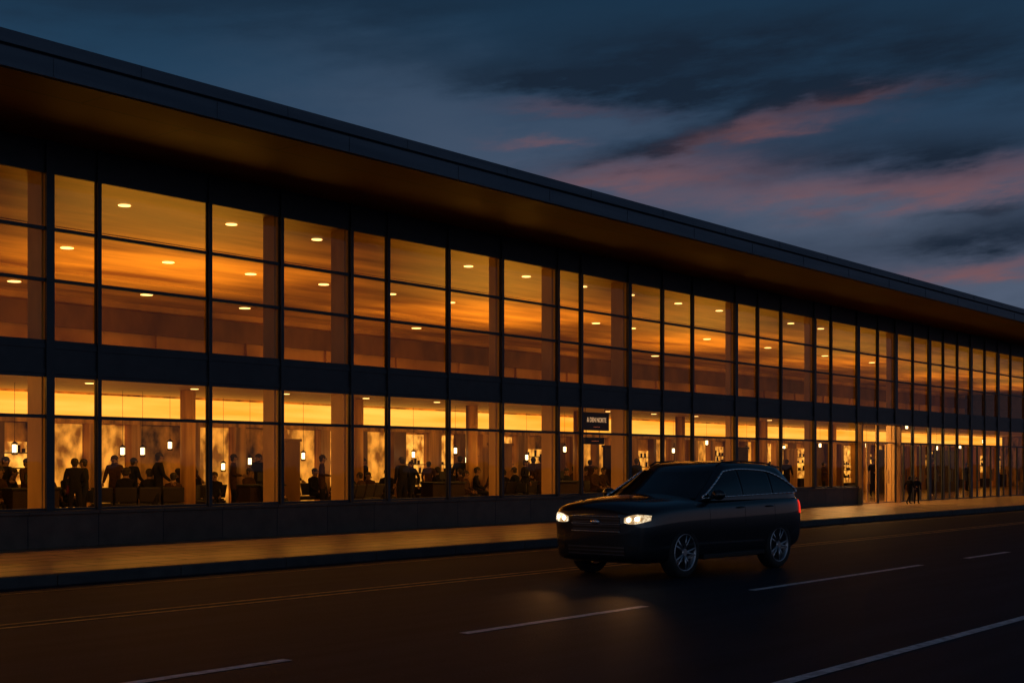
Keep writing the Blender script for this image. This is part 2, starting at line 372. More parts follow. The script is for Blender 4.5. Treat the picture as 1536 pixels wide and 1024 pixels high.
# ------------------------------------------------------------ lamps (light)
def area(name, loc, rot, sx, sy, e, col=(1, .445, .045)):
    l = bpy.data.lights.new(name, 'AREA'); l.shape = 'RECTANGLE'; l.size = sx; l.size_y = sy; l.energy = e; l.color = col
    o = bpy.data.objects.new(name, l); COL.objects.link(o); o.location = loc; o.rotation_euler = rot; return o
UP = [230, 350, 380, 330, 270, 230, 230]
for i in range(7):
    xc = 8+i*13.5; f = 1 if i < 3 else .8
    area('unseen_uplight', (xc, 29.0, 3.95), (math.pi, 0, 0), 7, 5, UP[i])  # unseen lamp added below the sill line to light the upper ceiling
    area('unseen_hall_light', (xc, 23.2, 3.52), (math.radians(-14), 0, 0), 12, 1.6, 250*f, (1, .40, .045))  # unseen lamp added to light the hall and spill onto the pavement
    area('unseen_wall_wash', (xc, 24.7, 3.45), (math.radians(70), 0, 0), 12, .5, (230 if i < 3 else 140), (1, .45, .05))  # unseen lamp added to brighten the dark back wall
area('entrance_light', (48.5, 22.3, 3.45), (math.radians(-20), 0, 0), 7, 1.0, 300, (1, .56, .22))

def lantern(x, y, z, label):
    o = empty('wall_lantern', (x, y, z), label, 'lamp', 'lanterns inside the hall')
    bm = bmesh.new(); add_cyl(bm, (0, 0, .2), (0, 0, 3.55-z), .005, n=8); add_cyl(bm, (0, 0, .12), (0, 0, .17), .09, .03, n=12)
    add_cyl(bm, (0, 0, -.14), (0, 0, -.115), .07, n=12); add_cyl(bm, (0, 0, .17), (0, 0, .2), .012, n=8)
    for k in range(4):
        a = k*math.pi/2; add_cyl(bm, (.075*math.cos(a), .075*math.sin(a), -.12), (.075*math.cos(a), .075*math.sin(a), .13), .007, n=6)
    mk('lamp_frame', bm, 'wood_dark', o)
    bm = bmesh.new(); add_cyl(bm, (0, 0, -.08), (0, 0, .10), .055, n=14)
    mk('lamp_shade', bm, 'lampglow', o)
for px, py, y in ((22, 673, 29), (184, 677, 30), (214, 677, 30), (535, 678, 30.5), (683, 676, 29.2), (847, 674, 29), (1010, 676, 31), (1120, 674, 30),
    (375, 692, 31.0), (700, 690, 30.9), (912, 680, 30.6), (1060, 664, 30.8), (1176, 672, 30), (1360, 640, 24), (1405, 672, 26), (1395, 655, 29), (790, 686, 31), (545, 700, 31), (255, 668, 31), (455, 684, 31), (60, 690, 31), (620, 682, 31), (1475, 662, 26),
    (1300, 668, 27), (1440, 670, 28), (1230, 668, 30), (335, 700, 31), (500, 692, 31)):
    z = 1.6+(697-py)/(2385-px)*y/S_
    lantern(at(px, y), y, z, 'small white glowing lantern hanging in the hall')

# hanging sign
sxc = (at(873, 22.5)+at(912, 22.5))/2
sg = empty('hanging_sign', (sxc, 22.5, 3.12), 'black hanging sign board with pale letters behind the glass', 'sign')
bm = bmesh.new(); add_box(bm, -.64, .64, -.05, .05, -.52, 0); mk('board', bm, 'black', sg, bevel=.01)
bm = bmesh.new(); add_box(bm, -.56, .40, -.05, .05, -.92, -.72); mk('lower_board', bm, 'wood_dark', sg, bevel=.01)
bm = bmesh.new()
for x in (-.5, .5): add_cyl(bm, (x, 0, 0), (x, 0, .43), .012, n=8)
for x in (-.45, .2): add_cyl(bm, (x, 0, -.72), (x, 0, -.52), .01, n=8)
mk('rod', bm, 'black', sg)
def text(s, size, loc, par, sxs=1, m='sign_text'):
    c = bpy.data.curves.new('lettering', 'FONT'); c.body = s; c.size = size; c.align_x = 'CENTER'; c.align_y = 'CENTER'; c.extrude = .003; c.offset = .002
    t = bpy.data.objects.new('t', c); COL.objects.link(t)
    dg = bpy.context.evaluated_depsgraph_get(); me = bpy.data.meshes.new_from_object(t.evaluated_get(dg))
    bpy.data.objects.remove(t)
    me.materials.clear(); me.materials.append(M[m])
    o = bpy.data.objects.new('lettering', me); COL.objects.link(o); o.parent = par; o.location = loc; o.rotation_euler = (math.pi/2, 0, 0); o.scale = (sxs, 1, 1)
text('& DEN NORTE', .19, (0.0, -.056, -.22), sg, .78)
text('- - - - -', .11, (0, -.056, -.41), sg, 1, 'sign_red')
text('- - - - - -', .10, (-.08, -.056, -.82), sg, 1, 'sign_red')

# ------------------------------------------------------------ seats
seat_root = empty('bench_seat', (0, 0, 0), 'dark waiting-hall bench with four seats', 'bench', 'waiting benches in the hall')
bm = bmesh.new()
for i in range(4): add_box(bm, i*.58-1.13, i*.58-.61, -.24, .22, .42, .48)
mk('seat', bm, 'seat', seat_root, bevel=.02)
bm = bmesh.new()
for i in range(4):
    x0 = i*.58-1.13
    vs = [bm.verts.new(p) for p in ((x0, .22, .5), (x0+.52, .22, .5), (x0+.52, .32, .88), (x0, .32, .88), (x0, .26, .5), (x0+.52, .26, .5), (x0+.52, .36, .88), (x0, .36, .88))]
    for f in ((3, 2, 1, 0), (4, 5, 6, 7), (0, 1, 5, 4), (1, 2, 6, 5), (2, 3, 7, 6), (3, 0, 4, 7)): bm.faces.new([vs[k] for k in f])
mk('backrest', bm, 'seat', seat_root, bevel=.02)
bm = bmesh.new(); add_box(bm, -1.2, 1.2, -.04, .04, .36, .415)
for x in (-.95, .9): add_box(bm, x, x+.05, -.25, .25, 0, .05); add_box(bm, x, x+.05, -.03, .03, .05, .36)
mk('leg', bm, 'black', seat_root)
first = True
SEATS = [(17.0, 29.2, .5), (20.3, 28.6, math.pi-.6), (24.6, 28.9, 1.2), (27.4, 28.0, math.pi+.3), (29.6, 29.3, -.7), (32.6, 28.2, .4), (35.5, 28.8, math.pi), (38.5, 28.0, 0), (41.3, 29.2, 0), (44.5, 28.5, math.pi), (22.6, 29.8, -.4), (33.8, 30.3, math.pi), (18.6, 30.4, 0), (38, 30, 0), (26, 30.4, .3), (30.2, 30.7, math.pi),
         (23.6, 30.9, math.pi), (28.2, 31.0, 0), (35.6, 30.9, 0), (42.5, 30.6, 0)]
for (x, y, r) in SEATS:
    if first: seat_root.location = (x, y, .158); seat_root.rotation_euler = (0, 0, r); first = False
    else: copy_tree(seat_root, (x, y, .158), r)

# ------------------------------------------------------------ people
def person(name, pose, coat, label, loc, rotz, scale=1.0, bag=False):
    if pose == 'sit':
        zp = .52
        base = dict(pel=(0, 0, zp), sp=(0, .02, zp+.2), ch=(0, -.01, zp+.4), nk=(0, -.03, zp+.54), hb=(0, -.05, zp+.61), hm=(0, -.06, zp+.69), ht=(0, -.05, zp+.77))
        legs = [((.09, -.02, zp-.02), (.11, -.42, zp-.02), (.11, -.44, .1), (.11, -.58, .04))]*2
        arms = ((.18, 0, zp+.45), (.23, -.08, zp+.2), (.14, -.3, zp+.1))
        arms2 = arms
    else:
        base = dict(pel=(0, 0, .92), sp=(0, .01, 1.1), ch=(0, 0, 1.29), nk=(0, -.01, 1.44), hb=(0, -.02, 1.49), hm=(0, -.03, 1.57), ht=(0, -.02, 1.64))
        if pose == 'walk':
            legs = [((.09, 0, .88), (.1, -.16, .52), (.1, -.14, .12), (.1, -.3, .06)), ((.09, 0, .88), (.09, .08, .5), (.09, .32, .16), (.09, .22, .04))]
            arms = ((.18, 0, 1.37), (.23, .14, 1.12), (.22, .12, .9)); arms2 = ((.18, 0, 1.37), (.23, -.06, 1.12), (.2, -.24, .98))
        else:
            legs = [((.09, 0, .88), (.1, -.02, .5), (.11, .02, .1), (.13, -.13, .04)), ((.09, 0, .88), (.12, -.03, .5), (.13, .0, .1), (.17, -.14, .04))]
            arms = ((.18, 0, 1.37), (.24, .03, 1.12), (.22, -.06, .9)); arms2 = ((.18, 0, 1.37), (.24, .03, 1.12), (.12, -.22, 1.08))
    V, R, E = [], [], []
    def add(p, r): V.append(Vector(p)); R.append(r); return len(V)-1
    rr = dict(pel=(.16, .12), sp=(.14, .105), ch=(.17, .12), nk=(.055, .055), hb=(.07, .08), hm=(.085, .1), ht=(.055, .06))
    idx = {k: add(v, rr[k]) for k, v in base.items()}
    ks = list(base)
    for a, b in zip(ks[:-1], ks[1:]): E.append((idx[a], idx[b]))
    wr = []
    for sgn, arm, leg in ((1, arms, legs[0]), (-1, arms2, legs[1])):
        prev = idx['ch']
        for p, r in zip(arm, (.07, .05, .035)):
            i = add((p[0]*sgn, p[1], p[2]), (r, r)); E.append((prev, i)); prev = i
        wr.append((V[prev].copy(), (V[prev]-V[prev-1]).normalized(), sgn))
        prev = idx['pel']
        for p, r in zip(leg, (.1, .068, .045, .035)):
            i = add((p[0]*sgn, p[1], p[2]), (r, r)); E.append((prev, i)); prev = i
    me = bpy.data.meshes.new('tmp'); me.from_pydata(V, E, []); tmp = bpy.data.objects.new('tmp', me); COL.objects.link(tmp)
    tmp.modifiers.new('Skin', 'SKIN')
    for i, r in enumerate(R): me.skin_vertices[0].data[i].radius = r
    me.skin_vertices[0].data[0].use_root = True
    ss = tmp.modifiers.new('S', 'SUBSURF'); ss.levels = 2; ss.render_levels = 2
    dg = bpy.context.evaluated_depsgraph_get(); me2 = bpy.data.meshes.new_from_object(tmp.evaluated_get(dg))
    bpy.data.objects.remove(tmp)
    bm = bmesh.new(); bm.from_mesh(me2)
    hemz = .30 if pose == 'sit' else .72
    nz = base['nk'][2]
    for f in bm.faces:
        c = f.calc_center_median(); f.smooth = True
        if c.z > nz: f.material_index = 0
        elif c.z < .11: f.material_index = 3
        elif (pose != 'sit' and c.z > hemz) or (pose == 'sit' and c.y > -.2 and c.z > .4) or (pose == 'sit' and c.z > .6): f.material_index = 1
        else: f.material_index = 2
    hm = Vector(base['hm'])
    add_ell(bm, hm+Vector((0, -.098, -.01)), (.013, .02, .024), 0, seg=8)
    for s in (-1, 1):
        add_ell(bm, hm+Vector((s*.085, 0, -.01)), (.012, .024, .034), 0, seg=8)
        add_ell(bm, hm+Vector((s*.032, -.088, .012)), (.013, .01, .009), 4, seg=8)
    add_ell(bm, hm+Vector((0, -.086, -.045)), (.024, .01, .007), 3, seg=8)
    for w, d, s in wr:
        a = Vector((0, 1, 0)) if abs(d.y) < .8 else Vector((0, 0, 1)); b = d.cross(a).normalized(); a = b.cross(d).normalized()
        palm = w+d*.05
        rot = Matrix((( *b, ), ( *a, ), ( *d, ))).transposed().to_4x4()
        add_ell(bm, palm, (.018, .04, .05), 0, rot, 10)
        for k, ln in enumerate((.065, .075, .07, .055)):
            o = palm+a*(.027-.018*k)+d*.035; q = o+d*ln*.55+b*s*.008; add_cyl(bm, o, q, .009, .008, 7); add_cyl(bm, q, q+d*ln*.4+b*s*.018, .008, .006, 7)
        o = palm+a*.032-d*.01; add_cyl(bm, o, o+a*.028+d*.04, .010, .008, 7)
    M_ = ['skin', coat, 'trousers', 'shoe', 'hair']
    body = mk(name, bm, M_, None, loc, label, 'person', None, None)
    body.rotation_euler = (0, 0, rotz); body.scale = (scale,)*3
    bm = bmesh.new()
    add_ell(bm, hm+Vector((0, .022, .03)), (.096, .1, .085), 0, seg=14); add_ell(bm, hm+Vector((0, .05, -.03)), (.08, .06, .08), 0, seg=12)
    mk('hair', bm, 'hair', body)
    if bag:
        bm = bmesh.new(); add_box(bm, -.32, -.22, -.18, .18, .55, .86); add_cyl(bm, (-.27, -.1, .86), (-.27, 0, .98), .01, n=6); add_cyl(bm, (-.27, .1, .86), (-.27, 0, .98), .01, n=6)
        mk('bag', bm, 'black', body, bevel=.02)
    return body
protos = {}
def put(px, y, pose, coat, rot, label, bag=False, scale=1.0, z=.158, x=None):
    key = (pose, coat, bag)
    loc = (at(px, y) if x is None else x, y, z)
    if key in protos: 
        o = copy_tree(protos[key], loc, rot, label); o.scale = (scale,)*3
    else:
        o = person('person', pose, coat, label, loc, rot, scale, bag); protos[key] = o
    return o
R0 = random.uniform
L = 'person in {} {} in lit hall'
def lab(pose, coat, bag):
    pn = {'stand': 'standing', 'walk': 'walking', 'sit': 'sitting'}[pose]
    cn = {'coat_black': 'black coat', 'coat_navy': 'dark blue coat', 'coat_brown': 'brown coat'}[coat]
    return L.format(cn, pn)+(' with bag' if bag else '')
for px, y, pose, coat, rot, bag in [
    (112, 28.2, 'stand', 'coat_black', 2.6, False), (126, 28.6, 'stand', 'coat_navy', -2.4, True), (238, 28.2, 'walk', 'coat_black', 1.2, False),
    (40, 29, 'walk', 'coat_brown', .3, False), (8, 29.4, 'stand', 'coat_black', .3, False), (172, 29.4, 'walk', 'coat_brown', -1.0, False), (200, 30.6, 'walk', 'coat_navy', 1.5, True),
    (284, 30.3, 'walk', 'coat_brown', 1.5, False), (350, 30.4, 'stand', 'coat_brown', 1.0, False), (388, 30.6, 'walk', 'coat_black', -1.4, False),
    (483, 29.4, 'stand', 'coat_brown', .9, False), (440, 30.6, 'walk', 'coat_black', .9, False), (545, 30.0, 'stand', 'coat_black', .2, False),
    (603, 26.8, 'stand', 'coat_black', 3.0, False), (617, 28.4, 'walk', 'coat_navy', -1.6, True), (643, 30.5, 'stand', 'coat_brown', 2, False), (690, 30.6, 'walk', 'coat_navy', 2, False),
    (788, 28.2, 'stand', 'coat_black', .2, True), (812, 28.8, 'stand', 'coat_brown', 2.2, False), (800, 30.5, 'walk', 'coat_brown', 2.2, False),
    (885, 30.6, 'stand', 'coat_brown', 2.2, False), (925, 30.0, 'walk', 'coat_black', 1.2, False),
    (955, 27.0, 'stand', 'coat_navy', 1.4, False), (1010, 30, 'stand', 'coat_black', 1.4, False), (1055, 29, 'walk', 'coat_brown', 1.4, False), (1130, 30, 'stand', 'coat_black', .4, False), (1180, 28.2, 'walk', 'coat_black', 1.7, False), (1235, 28.5, 'stand', 'coat_brown', .6, False),
    (1398, 24.2, 'walk', 'coat_brown', 1.4, False), (1310, 25.2, 'stand', 'coat_black', -.6, False), (1450, 26, 'stand', 'coat_navy', .6, False)]:
    put(px, y, pose, coat, rot, lab(pose, coat, bag), bag, R0(.93, 1.06))
for i, (sx_, sy_, r) in enumerate(SEATS):
    for k in range(4):
        if random.random() < .6:
            dx = (k*.58-.87); coat = random.choice(('coat_black', 'coat_brown', 'coat_brown', 'coat_navy'))
            put(0, sy_+dx*math.sin(r), 'sit', coat, r+R0(-.25, .25), lab('sit', coat, False), False, R0(.93, 1.08), x=sx_+dx*math.cos(r))
put(1364, 19.3, 'walk', 'coat_black', 1.2, 'small person in dark clothes walking outside the entrance', False, .62, .15)
put(1375, 19.4, 'stand', 'coat_navy', -.9, 'small person in dark blue standing outside the entrance', False, .60, .15)

# ------------------------------------------------------------ car
CAR = empty('parked_car', (17.55, 10.80, 0), 'black sport utility car with lit headlights on the road', 'car')
CAR.rotation_euler = (0, 0, math.radians(-3))
st = [ # x, w, zb, zshoulder, zcentre
    (-2.18, .42, .36, .80, .86), (-2.165, .66, .29, .92, .98), (-2.11, .80, .24, .985, 1.05), (-1.98, .88, .215, 1.02, 1.10), (-1.76, .91, .21, 1.05, 1.14), (-1.45, .92, .21, 1.07, 1.165), (-1.05, .925, .21, 1.085, 1.185), (-.75, .925, .21, 1.09, 1.19),
    (0, .925, .21, 1.10, 1.14), (.8, .925, .21, 1.12, 1.15), (1.4, .925, .22, 1.13, 1.16), (1.80, .91, .26, 1.13, 1.16), (2.02, .87, .32, 1.11, 1.14), (2.12, .79, .36, 1.04, 1.06), (2.15, .6, .42, .92, .94)]
def sect(w, zb, zs, zt):
    h = [(0, zb), (.6*w, zb), (.88*w, zb+.015), (.96*w, zb+.09), (.975*w, .5), (w, .68), (w*.99, zs-.18), (w*.975, zs-.07), (w*.88, zs), (w*.6, zs+(zt-zs)*.55), (w*.3, zs+(zt-zs)*.9), (0, zt)]
    return [(-y, z) for y, z in h] + [(y, z) for y, z in h[-2:0:-1]]
bm = bmesh.new(); rings = []
for x, w, zb, zs, zt in st: rings.append([bm.verts.new((x, y, z)) for y, z in sect(w, zb, zs, zt)])
n = len(rings[0])
for A, B in zip(rings[:-1], rings[1:]):
    for i in range(n): bm.faces.new((A[i], A[(i+1) % n], B[(i+1) % n], B[i]))
bm.faces.new(rings[0]); bm.faces.new(rings[-1][::-1])
for f in bm.faces: f.smooth = True
tmp = mk('tmp', bm, 'carpaint')
ss = tmp.modifiers.new('S', 'SUBSURF'); ss.levels = 2; ss.render_levels = 2
dg = bpy.context.evaluated_depsgraph_get(); bme = bpy.data.meshes.new_from_object(tmp.evaluated_get(dg))
b2 = bmesh.new(); b2.from_mesh(bme); BV = BVHTree.FromBMesh(b2); b2.free()
bpy.data.objects.remove(tmp)
body = bpy.data.objects.new('body', bme); COL.objects.link(body); body.parent = CAR
WX, WR = 1.28, .362
bm = bmesh.new()
for x in (-WX, WX):
    for s in (-1, 1): add_cyl(bm, (x, s*.62, WR+.02), (x, s*1.2, WR+.02), .43, n=40)
cut = mk('tmpcut', bm, 'black')
bo = body.modifiers.new('B', 'BOOLEAN'); bo.object = cut; bo.operation = 'DIFFERENCE'; bo.solver = 'EXACT'
dg = bpy.context.evaluated_depsgraph_get(); bme2 = bpy.data.meshes.new_from_object(body.evaluated_get(dg))
body.modifiers.clear(); body.data = bme2; bpy.data.objects.remove(cut)
def cw(t): return .855-.16*t**1.4
def cz(t, x=.4):
    d = x-.45
    return 1.08+.51*t-t*t*(.045*(d/.65)**2 if d < 0 else .075*(d/1.35)**2)
def cxf(t): return -1.05+.76*t
def cxr(t): return 2.07-.31*t**1.7
def ring(t, nf=9, ns=12):
    w = cw(t); P = []
    xf, xr = cxf(t), cxr(t)
    for i in range(nf): v = -1+2*i/(nf-1); P.append((xf+.24*abs(v)**2.6, v*w*.96))
    for i in range(ns): q = (i+.5)/ns; P.append((xf+.30+(xr-.12-xf-.30)*q, w*(1+.012*math.sin(math.pi*q))))
    for i in range(nf): v = 1-2*i/(nf-1); P.append((xr-.14*abs(v)**2.6, v*w*.95))
    for i in range(ns): q = 1-(i+.5)/ns; P.append((xf+.30+(xr-.12-xf-.30)*q, -w*(1+.012*math.sin(math.pi*q))))
    return [(x, y, cz(t, x)) for x, y in P]
bm = bmesh.new(); rs = []
for k in range(9): rs.append([bm.verts.new(p) for p in ring(k/8)])
last = ring(1.0)
cx = .85
for sc_, dz in ((.95, .028), (.82, .05), (.55, .066), (.25, .072)):
    rs.append([bm.verts.new((cx+(x-cx)*sc_, y*sc_, cz(1, cx+(x-cx)*sc_)+dz)) for x, y, z in last])
for A, B in zip(rs[:-1], rs[1:]):
    for i in range(len(A)): bm.faces.new((A[i], A[(i+1) % len(A)], B[(i+1) % len(A)], B[i]))
bm.faces.new(rs[-1])
for f in bm.faces: f.smooth = True
mk('cabin', bm, 'carpaint', CAR)
bm = bmesh.new()
vs = [(1.62, 1.60), (1.86, 1.57), (1.88, 1.55), (1.62, 1.56)]
A = [bm.verts.new((x, -.58, z)) for x, z in vs]; B = [bm.verts.new((x, .58, z)) for x, z in vs]
for i in range(4): bm.faces.new((A[i], A[(i+1) % 4], B[(i+1) % 4], B[i]))
bm.faces.new(A[::-1]); bm.faces.new(B)
mk('spoiler', bm, 'carpaint', CAR, bevel=.008)
def grid(fn, nu, nv, name, m, parent=CAR):
    bm = bmesh.new(); g = [[bm.verts.new(fn(i/nu, j/nv)) for j in range(nv+1)] for i in range(nu+1)]
    for i in range(nu):
        for j in range(nv): f = bm.faces.new((g[i][j], g[i+1][j], g[i+1][j+1], g[i][j+1])); f.smooth = True
    return mk(name, bm, m, parent)
def wsf(u, v):
    t = .06+.86*v; q = (-1+2*u)*.93; w = cw(t); x = cxf(t)+.24*abs(q)**2.6; return (x-.008, q*w*.96, cz(t, x)+.006)
grid(wsf, 16, 8, 'windscreen', 'carglass')
def rwf(u, v):
    t = .2+.7*v; q = (-1+2*u)*.86; w = cw(t); x = cxr(t)-.14*abs(q)**2.6; return (x+.008, q*w*.95, cz(t, x)+.004)
grid(rwf, 12, 6, 'rear_window', 'carglass')
def topz(x):
    if x < -.08: return max(.12, (x+.86)/.78*.86)
    if x < .9: return .86+.02*math.sin((x+.08)/.98*math.pi)
    return .86-.68*((x-.9)/1.02)**2.3
def botz(x): return .10+.10*(x+.8)/2.7
def side(x, t, s, off): return (x, s*(cw(t)*1.012+off), cz(t, x))
for s in (-1, 1):
    for x0, x1 in ((-.78, .26), (.32, 1.12), (1.18, 1.84)):
        def sw(u, v, x0=x0, x1=x1, s=s):
            x = x0+(x1-x0)*u; a, b = botz(x), max(botz(x)+.01, topz(x)); t = a+(b-a)*v
            return side(x, t, s, .007)
        grid(sw, 10, 5, 'side_window', 'carglass')
    pts = []
    for i in range(31): x = -.80+(1.87+.80)*i/30; t = max(botz(x), topz(x))+.015; pts.append(Vector(side(x, t, s, .012)))
    for i in range(21): x = 1.87-(1.87+.80)*i/20; t = botz(x)-.02; pts.append(Vector(side(x, t, s, .012)))
    bm = bmesh.new()
    for i, (a, b) in enumerate(zip(pts, pts[1:]+pts[:1])):
        if (b-a).length > 1e-4: add_cyl(bm, a, b, .015 if i < 31 else .009, n=8)
    mk('window_trim', bm, 'chrome', CAR)
    bm = bmesh.new(); P = [(-.05, 1.585), (.1, 1.64), (.6, 1.655), (1.2, 1.635), (1.45, 1.61), (1.55, 1.565)]
    for a, b in zip(P[:-1], P[1:]): add_cyl(bm, (a[0], s*.61, a[1]), (b[0], s*.61, b[1]), .013, n=8)
    mk('roof_rail', bm, 'black', CAR)
    bm = bmesh.new(); add_ell(bm, (-.58, s*1.0, 1.17), (.07, .115, .08)); add_cyl(bm, (-.55, s*.84, 1.12), (-.57, s*.95, 1.14), .03, n=8)
    mk('mirror', bm, 'carpaint', CAR)
def hitx(y, z, off, front=True):
    h = BV.ray_cast(Vector((-4 if front else 4, y, z)), Vector((1 if front else -1, 0, 0)))
    p = h[0] if h[0] else Vector((-1.9 if front else 1.9, y, z)); nn = h[1] if h[1] else Vector((-1, 0, 0))
    return tuple(p+nn*off)
def hity(x, z, s, off):
    h = BV.ray_cast(Vector((x, s*3, z)), Vector((0, -s, 0))); p = h[0]; return tuple(p+h[1]*off)
for s in (-1, 1):
    def hl(u, v, s=s):
        y = .50+.34*u; zc_ = .83+.035*u; hh = .014+.05*math.sin(math.pi*(.12+.76*u))
        return hitx(s*y, zc_+(v-.5)*2*hh, .008)
    h = grid(hl, 16, 6, 'headlight', 'headlight')
    for yb in (.58, .70):
        def bl(u, v, s=s, yb=yb):
            a = 2*math.pi*u; r = .03*v+.001; return hitx(s*(yb+r*math.cos(a)), .84+(yb-.58)*.1+r*math.sin(a)*.9, .016)
        grid(bl, 12, 2, 'bulb', 'bulb', h)
    def fg(u, v, s=s): return hitx(s*(.56+.14*u), .42+.06*v, .008)
    grid(fg, 4, 3, 'fog_light', 'black')
    def tl(u, v, s=s): return hitx(s*(.70+.11*u), .82+.22*v, .01, False)
    grid(tl, 6, 6, 'tail_light', 'tail')
    def tl2(u, v, s=s): return hity(1.93+.13*u, .84+.20*v, s, .01)
    grid(tl2, 6, 6, 'tail_light', 'tail')
    for x in (.16, .98):
        bm = bmesh.new(); p = Vector(hity(x, .97, s, .03)); add_ell(bm, p, (.09, .015, .015)); mk('door_handle', bm, 'carpaint', CAR)
    for x in (-.66, .29, 1.14):
        bm = bmesh.new()
        pr = None
        for k in range(12):
            p = Vector(hity(x, .36+.64*k/11, s, -.001))
            if pr: add_cyl(bm, pr, p, .004, n=5)
            pr = p
        mk('door_seam', bm, 'black', CAR)
    bm = bmesh.new(); add_box(bm, -.82, .84, s*.885-.03, s*.885+.03, .24, .31); mk('side_sill', bm, 'black', CAR, bevel=.012)
def gr(u, v): return hitx(-.42+.84*u, .67+.21*v, .006)
grid(gr, 12, 5, 'grille', 'grille')
for z in (.67, .775, .88):
    bm = bmesh.new(); pr = None
    for k in range(15):
        p = Vector(hitx(-.43+.86*k/14, z, .012))
        if pr: add_cyl(bm, pr, p, .005 if z == .775 else .007, n=6)
        pr = p
    mk('grille_bar', bm, 'alloy', CAR)
def lg(u, v): return hitx(-.5+1.0*u, .34+.13*v, .006)
grid(lg, 12, 4, 'lower_grille', 'grille')
bm = bmesh.new(); p = Vector(hitx(0, .80, .02)); add_ell(bm, p, (.012, .085, .034)) 
for yy in (-.04, 0, .04): add_ell(bm, p+Vector((-.012, yy, .0)), (.006, .014, .02), 0, None, 8)
mk('emblem', bm, 'chrome', CAR)
for s in (-1, 1):
    bm = bmesh.new(); pr = None
    for k in range(14):
        x = -1.85+.95*k/13; h = BV.ray_cast(Vector((x, s*(.5+.12*k/13), 3)), Vector((0, 0, -1)))
        p = h[0]
        if pr is not None: add_cyl(bm, pr, p, .007, n=6)
        pr = p
    mk('bonnet_crease', bm, 'carpaint', CAR)
def spin(bm, prof, n=40, mi=0):
    R = [[bm.verts.new((r*math.cos(2*math.pi*i/n), y, r*math.sin(2*math.pi*i/n))) for r, y in prof] for i in range(n)]
    for i in range(n):
        for j in range(len(prof)-1):
            f = bm.faces.new((R[i][j], R[(i+1) % n][j], R[(i+1) % n][j+1], R[i][j+1])); f.smooth = True; f.material_index = mi
bm = bmesh.new(); add_cyl(bm, (0, .0, 0), (0, .03, 0), .15, n=24); add_cyl(bm, (0, -.05, 0), (0, .1, 0), .05, n=16)
wh = mk('wheel', bm, 'alloy', CAR)
bm = bmesh.new(); spin(bm, [(.255, -.10), (.305, -.118), (.34, -.108), (.36, -.085), (.362, 0), (.36, .085), (.34, .108), (.305, .118), (.255, .10)])
mk('tyre', bm, 'tyre', wh)
bm = bmesh.new(); spin(bm, [(.268, -.107), (.258, -.115), (.245, -.10), (.235, -.02), (.235, .1)])
for k in range(5):
    for dl in (-.13, .13):
        a = 2*math.pi*k/5+dl*.4; b = 2*math.pi*k/5+dl*1.5
        p0 = Vector((.05*math.cos(a), -.085, .05*math.sin(a))); p1 = Vector((.247*math.cos(b), -.10, .247*math.sin(b)))
        add_cyl(bm, p0, p1, .019, .014, n=6)
add_cyl(bm, (0, -.105, 0), (0, -.06, 0), .048, .06, n=20)
mk('rim', bm, 'alloy', wh)
wh.location = (-WX, -.80, WR)
for (x, s) in ((WX, -1), (-WX, 1), (WX, 1)):
    w2 = wh.copy(); COL.objects.link(w2); w2.location = (x, s*.80, WR); w2.rotation_euler = (0, 0, 0 if s < 0 else math.pi)
    for ch in wh.children: c = ch.copy(); COL.objects.link(c); c.parent = w2
for s in (-1, 1):
    l = bpy.data.lights.new('headlight_glint', 'SPOT'); l.energy = 22; l.color = (1, .40, .10); l.spot_size = math.radians(24); l.spot_blend = 1; l.shadow_soft_size = .05  # orange spot added, turned aside to imitate the headlight's reflection on the road
    o = bpy.data.objects.new('headlight_glint', l); COL.objects.link(o); o.parent = CAR; o.location = (-2.25, s*.62, .82)
    d = Vector((-1, -.62, -.23)); o.rotation_euler = d.to_track_quat('-Z', 'Y').to_euler()

# ------------------------------------------------------------ sky
w = bpy.data.worlds.new('World'); sc.world = w; w.use_nodes = True
nt = w.node_tree; nt.nodes.clear()
out = nt.nodes.new('ShaderNodeOutputWorld'); bg = nt.nodes.new('ShaderNodeBackground'); nt.links.new(bg.outputs[0], out.inputs[0])
tc = nt.nodes.new('ShaderNodeTexCoord'); sep = nt.nodes.new('ShaderNodeSeparateXYZ'); nt.links.new(tc.outputs['Generated'], sep.inputs[0])
def m_(op, a, b=None, c=None, clamp=False):
    nd = nt.nodes.new('ShaderNodeMath'); nd.operation = op; nd.use_clamp = clamp
    for i, v in enumerate((a, b, c)):
        if v is None: continue
        if isinstance(v, (int, float)): nd.inputs[i].default_value = v
        else: nt.links.new(v, nd.inputs[i])
    return nd.outputs[0]
X, Y, Z = sep.outputs
AZ = m_('ARCTAN2', m_('SUBTRACT', m_('MULTIPLY', X, C_), m_('MULTIPLY', Y, S_)), m_('ADD', m_('MULTIPLY', X, S_), m_('MULTIPLY', Y, C_)))
EL = m_('ARCSINE', Z)
def noise(vec, scale, detail, rough=.55):
    nd = nt.nodes.new('ShaderNodeTexNoise'); nd.inputs['Scale'].default_value = scale; nd.inputs['Detail'].default_value = detail; nd.inputs['Roughness'].default_value = rough
    nt.links.new(vec, nd.inputs['Vector']); return nd.outputs[0]
def comb(a, b, c=0.0):
    nd = nt.nodes.new('ShaderNodeCombineXYZ')
    for i, v in enumerate((a, b, c)):
        if isinstance(v, (int, float)): nd.inputs[i].default_value = v
        else: nt.links.new(v, nd.inputs[i])
    return nd.outputs[0]
SK = m_('SUBTRACT', EL, m_('MULTIPLY', AZ, .08))
n1 = noise(comb(m_('MULTIPLY', AZ, 6), m_('MULTIPLY', SK, 22)), 1.0, 8, .6)
n2 = noise(comb(m_('MULTIPLY', AZ, 5), m_('MULTIPLY', SK, 16), 7.3), 1.4, 5)
